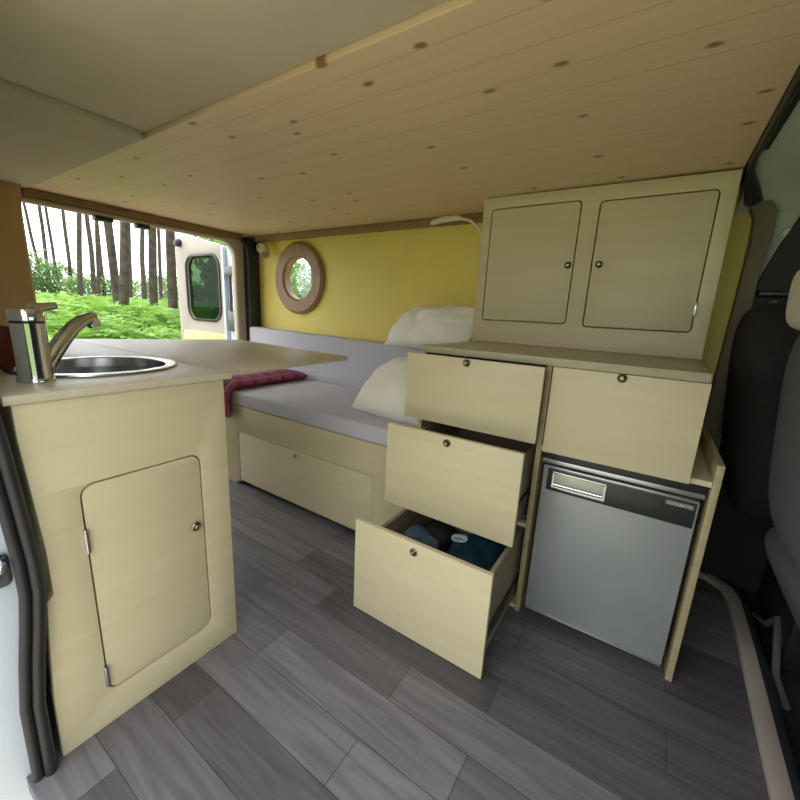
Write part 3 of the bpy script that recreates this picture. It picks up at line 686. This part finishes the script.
tag(recentre(hk, (0.312, WY, 1.33)), 'round grey-green cap on the cab side wall above the blind edge', 'hook')
# lower black cab trim and cables on the cab floor
struct(MB().prism([(0.275, 0.0), (1.45, 0.0), (1.45, 0.80), (0.30, 0.80), (0.275, 0.76)], 'y', 1.862, WY+0.001, 0.006).build('trim_12', mat('black_door_lining', (0.014, 0.013, 0.014), 0.7)))
cb = MB().tube([(0.452, 1.70, 0.01), (0.458, 1.60, 0.05), (0.466, 1.55, 0.11), (0.462, 1.50, 0.07), (0.452, 1.40, 0.012), (0.455, 1.30, 0.006)], 0.010, 10).build('seat_cable', mat('grey_cable', (0.09, 0.085, 0.08), 0.5))
tag(recentre(cb, (0.455, 1.5, 0.0)), 'dull grey cable on the cab floor beside the seat base', 'cable')

# ------------------------------------------------------------------ outdoors
def gz(x, y):
    d = math.hypot(x, y)
    return -0.60 + 1.15*(1-math.exp(-max(d-3.5, 0)/5.0)) + 0.08*noise.noise(Vector((x*0.25, y*0.25, 0)))
def ground():
    bm = bmesh.new(); N = 60; S = 45
    V = [[bm.verts.new((-S+2*S*i/N, -S+2*S*j/N, gz(-S+2*S*i/N, -S+2*S*j/N) if math.hypot(-S+2*S*i/N, -S+2*S*j/N) > 6 else -0.64)) for j in range(N+1)] for i in range(N+1)]
    for i in range(N):
        for j in range(N): bm.faces.new((V[i][j], V[i+1][j], V[i+1][j+1], V[i][j+1]))
    m = MB(); m.bm = bm; return m
tr = MB(); tr.prism(circ(-0.4, 0.2, 4.4, 40), 'z', -0.60, -0.57)  # pale sandy disc, added to bounce warm daylight up to the ceiling
struct(tr.build('bounce_ground', BOUNCESAND, smooth=False))
g = struct(ground().build('ground', GROUND))

# pine trunks: base point seen in the photo, lean per metre, radius
TR = [(-32.45,8.37,-0.013,-0.051,0.078,1.31,'thin pine trunk, leftmost in the rear door view'),
(-32.01,8.62,0.002,0.007,0.094,1.21,'thin pine trunk, second from the left in the rear door view'),
(-31.52,8.92,-0.005,-0.019,0.078,1.12,'very thin leaning pine trunk, third from the left in the rear door view'),
(-31.00,9.43,0.002,0.007,0.094,1.77,'thin slightly curved pine trunk standing alone, fourth from the left'),
(-21.71,6.88,0.027,0.084,0.100,1.56,'straight reddish pine trunk, fifth from the left in the rear door view'),
(-23.74,8.12,0.005,0.015,0.100,1.42,'slim pine trunk just right of the straight reddish one'),
(-26.96,9.35,0.030,0.084,0.100,1.32,'dark straight pine trunk crossed by a thinner one below the wide catch'),
(-29.25,10.46,0.004,0.012,0.094,1.37,'thinnest pine trunk crossing the dark straight one'),
(-13.03,4.97,-0.003,-0.007,0.100,1.19,'thick leaning pine trunk right of the wide door catch'),
(-11.21,4.44,0.030,0.074,0.100,1.03,'thickest upright pine trunk in the middle of the rear door view'),
(-27.84,11.38,0.022,0.054,0.094,1.39,'thin pine trunk partly hidden behind the thickest upright trunk'),
(-21.67,9.44,0.024,0.053,0.100,1.35,'slim pine trunk below the narrow door catch'),
(-12.15,5.55,0.019,0.042,0.100,1.21,'thick pine trunk right of the narrow door catch'),
(-26.25,12.40,0.016,0.034,0.094,1.36,'thin pine trunk just left of the trunk beside the open door'),
(-10.19,5.08,0.011,0.022,0.100,0.94,'thick pine trunk close beside the open rear door'),
(-9.86,9.60,-0.02,-0.02,0.110,1.50,'dark pine trunk seen through the porthole, left one'),
(-9.70,10.30,0.02,0.01,0.100,1.50,'dark pine trunk seen through the porthole, right one')]
for i, (x, y, lx, ly, r, zb, lab) in enumerate(TR):
    z0 = gz(x, y)-0.1
    pts, rs = [], []
    for k in range(15):
        z = z0 + (9.5 if r < 0.098 else 8)*k/14
        w = 0.05*noise.noise(Vector((i*3.1, z*0.5, 0)))
        pts.append((x + lx*(z-zb) + w*0.4, y + ly*(z-zb) + w, z)); rs.append(r*(1.15-0.35*k/14) + (0.05 if k == 0 else 0))
    o = MB().tube(pts, rs, 10).build('pine_trunk', BARK)
    tag(recentre(o, (x + lx*(z0-zb), y + ly*(z0-zb), z0)), lab, 'tree')

def frond(bm, base, yaw, length, lift, droop, wid):
    d = Vector((math.cos(yaw), math.sin(yaw), 0)); side = Vector((-d.y, d.x, 0))
    n = 15; pts = []
    for i in range(n+1):
        t = i/n
        pts.append(base + d*length*(t**1.15)*0.85 + Vector((0, 0, lift*length*(t - droop*t*t))))
    for i in range(2, n):
        t = i/n; w = wid*length*(1-t)**0.8*min(1, (t-0.05)*4)
        seg = (pts[i+1]-pts[i]); L_ = seg.length
        for s in (1, -1):
            a = pts[i]-seg*0.05; b = pts[i]+seg*0.55
            tip = pts[i] + side*s*w + seg*0.9 + Vector((0, 0, -0.12*w))
            m1 = (a*0.5+tip*0.5) - seg*0.30; m2 = (b*0.5+tip*0.5) + seg*0.22
            bm.faces.new([bm.verts.new(p) for p in (a, m1, tip, m2, b)])
    for i in range(n):
        a, b = pts[i], pts[i+1]; k = side*0.006
        bm.faces.new([bm.verts.new(p) for p in (a-k, a+k, b+k*0.7, b-k*0.7)])
ferns = []
for v in range(5):
    bm = bmesh.new(); nf = 7+v % 3
    for k in range(nf):
        frond(bm, Vector((0.03*math.cos(k), 0.03*math.sin(k), 0)), 2*PI*k/nf + random.uniform(-0.3, 0.3), random.uniform(0.75, 1.1), random.uniform(0.75, 1.15), random.uniform(0.45, 0.62), random.uniform(0.26, 0.36))
    m = MB(); m.bm = bm; o = m.build('bracken_fern', FERN, smooth=False); ferns.append(o)
FL = 'bright green bracken fern in the mass of ferns on the forest floor'
spots = []
def ok(x, y, dmin):
    for a, b in spots:
        if (a-x)**2 + (b-y)**2 < dmin*dmin: return False
    return True
rng = random.Random(11)
def scatter(n, amin, amax, rmin, rmax, dmin):
    c = t = 0
    while c < n and t < n*60:
        t += 1
        a = math.radians(rng.uniform(amin, amax)); r = math.sqrt(rng.uniform(rmin**2, rmax**2))
        x, y = -r*math.cos(a), r*math.sin(a)
        if -4.9 < x < 2.5 and -1 < y < 2.9: continue
        if ok(x, y, dmin): spots.append((x, y)); c += 1
scatter(130, 10, 32, 4.6, 13, 0.40)
scatter(60, 12, 34, 13, 24, 0.7)
scatter(40, 40, 54, 4.2, 12, 0.5)
for i, (x, y) in enumerate(spots):
    src = ferns[i % 5]
    o = src if i < 5 else src.copy()
    if i >= 5: COL.objects.link(o)
    s = rng.uniform(0.9, 1.3); r = math.hypot(x, y)
    o.location = (x, y, gz(x, y)-0.02); o.rotation_euler = (0, 0, rng.uniform(0, 6.28)); o.scale = (s, s, s*rng.uniform(0.9, 1.1))
    tag(o, FL, 'fern', 'bracken ferns behind the van')

# low undergrowth between the ferns (uncountable)
bm = bmesh.new()
def leafq(bm, p, sz, rnd):
    q = Euler((rnd.uniform(-1.0, 1.0), rnd.uniform(-1.0, 1.0), rnd.uniform(0, 6.28))).to_matrix()
    bm.faces.new([bm.verts.new(p + q @ Vector(c)*sz) for c in ((-0.5, 0, 0), (0, -0.28, 0.05), (0.6, 0, 0), (0, 0.28, 0.05))])
r2 = random.Random(5)
for k in range(26000):
    a = math.radians(r2.uniform(6, 56)); r = math.sqrt(r2.uniform(4.5**2, 28**2)); x, y = -r*math.cos(a), r*math.sin(a)
    if -4.6 < x and y < 2.8: continue
    leafq(bm, Vector((x, y, gz(x, y)+r2.uniform(0.02, 0.48))), r2.uniform(0.07, 0.15)*(1+r/22), r2)
m = MB(); m.bm = bm; u = m.build('undergrowth', FERN, smooth=False); u['kind'] = 'stuff'; u['label'] = 'low green undergrowth between the ferns'; u['category'] = 'undergrowth'
# bushes at the back of the clearing
bush = []
for v in range(3):
    bm = bmesh.new()
    for k in range(1500):
        d = Vector((r2.gauss(0, 1), r2.gauss(0, 1), r2.gauss(0, 1))).normalized()*r2.uniform(0.55, 1.0)
        p = Vector((d.x*1.5, d.y*1.5, 1.5 + d.z*1.5)); p *= 1 + 0.22*noise.noise(d*2+Vector((v*5, 0, 0)))
        leafq(bm, p, r2.uniform(0.14, 0.28), r2)
    m = MB(); m.bm = bm
    for k in range(4): m.tube([(0.1*math.cos(k*1.6), 0.1*math.sin(k*1.6), -0.3), (0.4*math.cos(k*1.6), 0.4*math.sin(k*1.6), 1.2), (0.8*math.cos(k*1.6+.3), 0.8*math.sin(k*1.6+.3), 2.1)], [0.03, 0.02, 0.01], 6)
    bush.append(m.build('bush', BUSH, smooth=False))
bi = 0
for a in [9+1.75*k for k in range(27)]:
    r = r2.uniform(30, 40); x, y = -r*math.cos(math.radians(a)), r*math.sin(math.radians(a))
    src = bush[bi % 3]; o = src if bi < 3 else src.copy()
    if bi >= 3: COL.objects.link(o)
    s = r2.uniform(0.65, 0.95); o.location = (x, y, gz(x, y)); o.scale = (s, s, s*r2.uniform(0.8, 1.2)); o.rotation_euler = (0, 0, r2.uniform(0, 6.28))
    tag(o, 'leafy green bush in the hazy row behind the pine trunks', 'bush', 'bushes behind the trunks'); bi += 1
for k, (an, r, q, h) in enumerate(((35.4, 7.4, 0.55, 0.95), (36.3, 8.6, 0.65, 1.1), (34.6, 11.0, 0.7, 1.3), (43.0, 15.0, 0.55, 0.7), (46.5, 16.0, 0.6, 0.65), (50.0, 15.0, 0.55, 0.7))):
    o = bush[k % 3].copy(); COL.objects.link(o); x, y = -r*math.cos(math.radians(an)), r*math.sin(math.radians(an))
    o.location = (x, y, gz(x, y)); o.scale = (q, q, h); o.rotation_euler = (0, 0, k*1.3)
    if k < 3: tag(o, 'dense green bush behind the window of the open rear door', 'bush', 'bushes behind the open door')
    else: tag(o, 'green bush seen through the round porthole', 'bush', 'bushes behind the porthole')

# ------------------------------------------------------------------ world, camera, view
w = bpy.data.worlds.new('overcast_sky'); scene.world = w; w.use_nodes = True
nt = w.node_tree; bg = nt.nodes['Background']
tc = nt.nodes.new('ShaderNodeTexCoord'); sx = nt.nodes.new('ShaderNodeSeparateXYZ'); nt.links.new(tc.outputs['Generated'], sx.inputs[0])
mr = nt.nodes.new('ShaderNodeMapRange'); mr.inputs[1].default_value = 0.0; mr.inputs[2].default_value = 0.9; mr.inputs[3].default_value = 1.0; mr.inputs[4].default_value = 2.6
nt.links.new(sx.outputs[2], mr.inputs[0])
m2 = nt.nodes.new('ShaderNodeMapRange'); m2.inputs[1].default_value = 0.1; m2.inputs[2].default_value = -0.9; m2.inputs[3].default_value = 0.0; m2.inputs[4].default_value = 1.5
nt.links.new(sx.outputs[0], m2.inputs[0])
sm = nt.nodes.new('ShaderNodeMath'); nt.links.new(mr.outputs[0], sm.inputs[0]); nt.links.new(m2.outputs[0], sm.inputs[1]); nt.links.new(sm.outputs[0], bg.inputs['Strength'])
bg.inputs['Color'].default_value = (0.95, 0.98, 1.0, 1)

a, b, c = -0.57562071, 0.223553427, 0.0493761859
yaw = Matrix(((math.cos(a), -math.sin(a), 0), (math.sin(a), math.cos(a), 0), (0, 0, 1)))
base = Matrix(((1, 0, 0), (0, 0, -1), (0, 1, 0)))
pit = Matrix(((1, 0, 0), (0, math.cos(b), -math.sin(b)), (0, math.sin(b), math.cos(b))))
rol = Matrix(((math.cos(c), -math.sin(c), 0), (math.sin(c), math.cos(c), 0), (0, 0, 1)))
M = rol @ pit @ base @ yaw
cam = bpy.data.cameras.new('camera'); cam.sensor_width = 36; cam.lens = 383.28/800*36; cam.clip_start = 0.02; cam.clip_end = 200
co = bpy.data.objects.new('camera', cam); COL.objects.link(co)
R = Matrix((M[0], -M[1], -M[2])).transposed().to_4x4()
co.matrix_world = Matrix.Translation((0, 0, 1.0)) @ R
scene.camera = co
vs = scene.view_settings
vs.view_transform = 'Standard'; vs.look = 'None'; vs.gamma = 1.0; vs.use_curve_mapping = False
vs.exposure = 0.55
scene.cycles.max_bounces = 10; scene.cycles.diffuse_bounces = 6; scene.cycles.transparent_max_bounces = 12
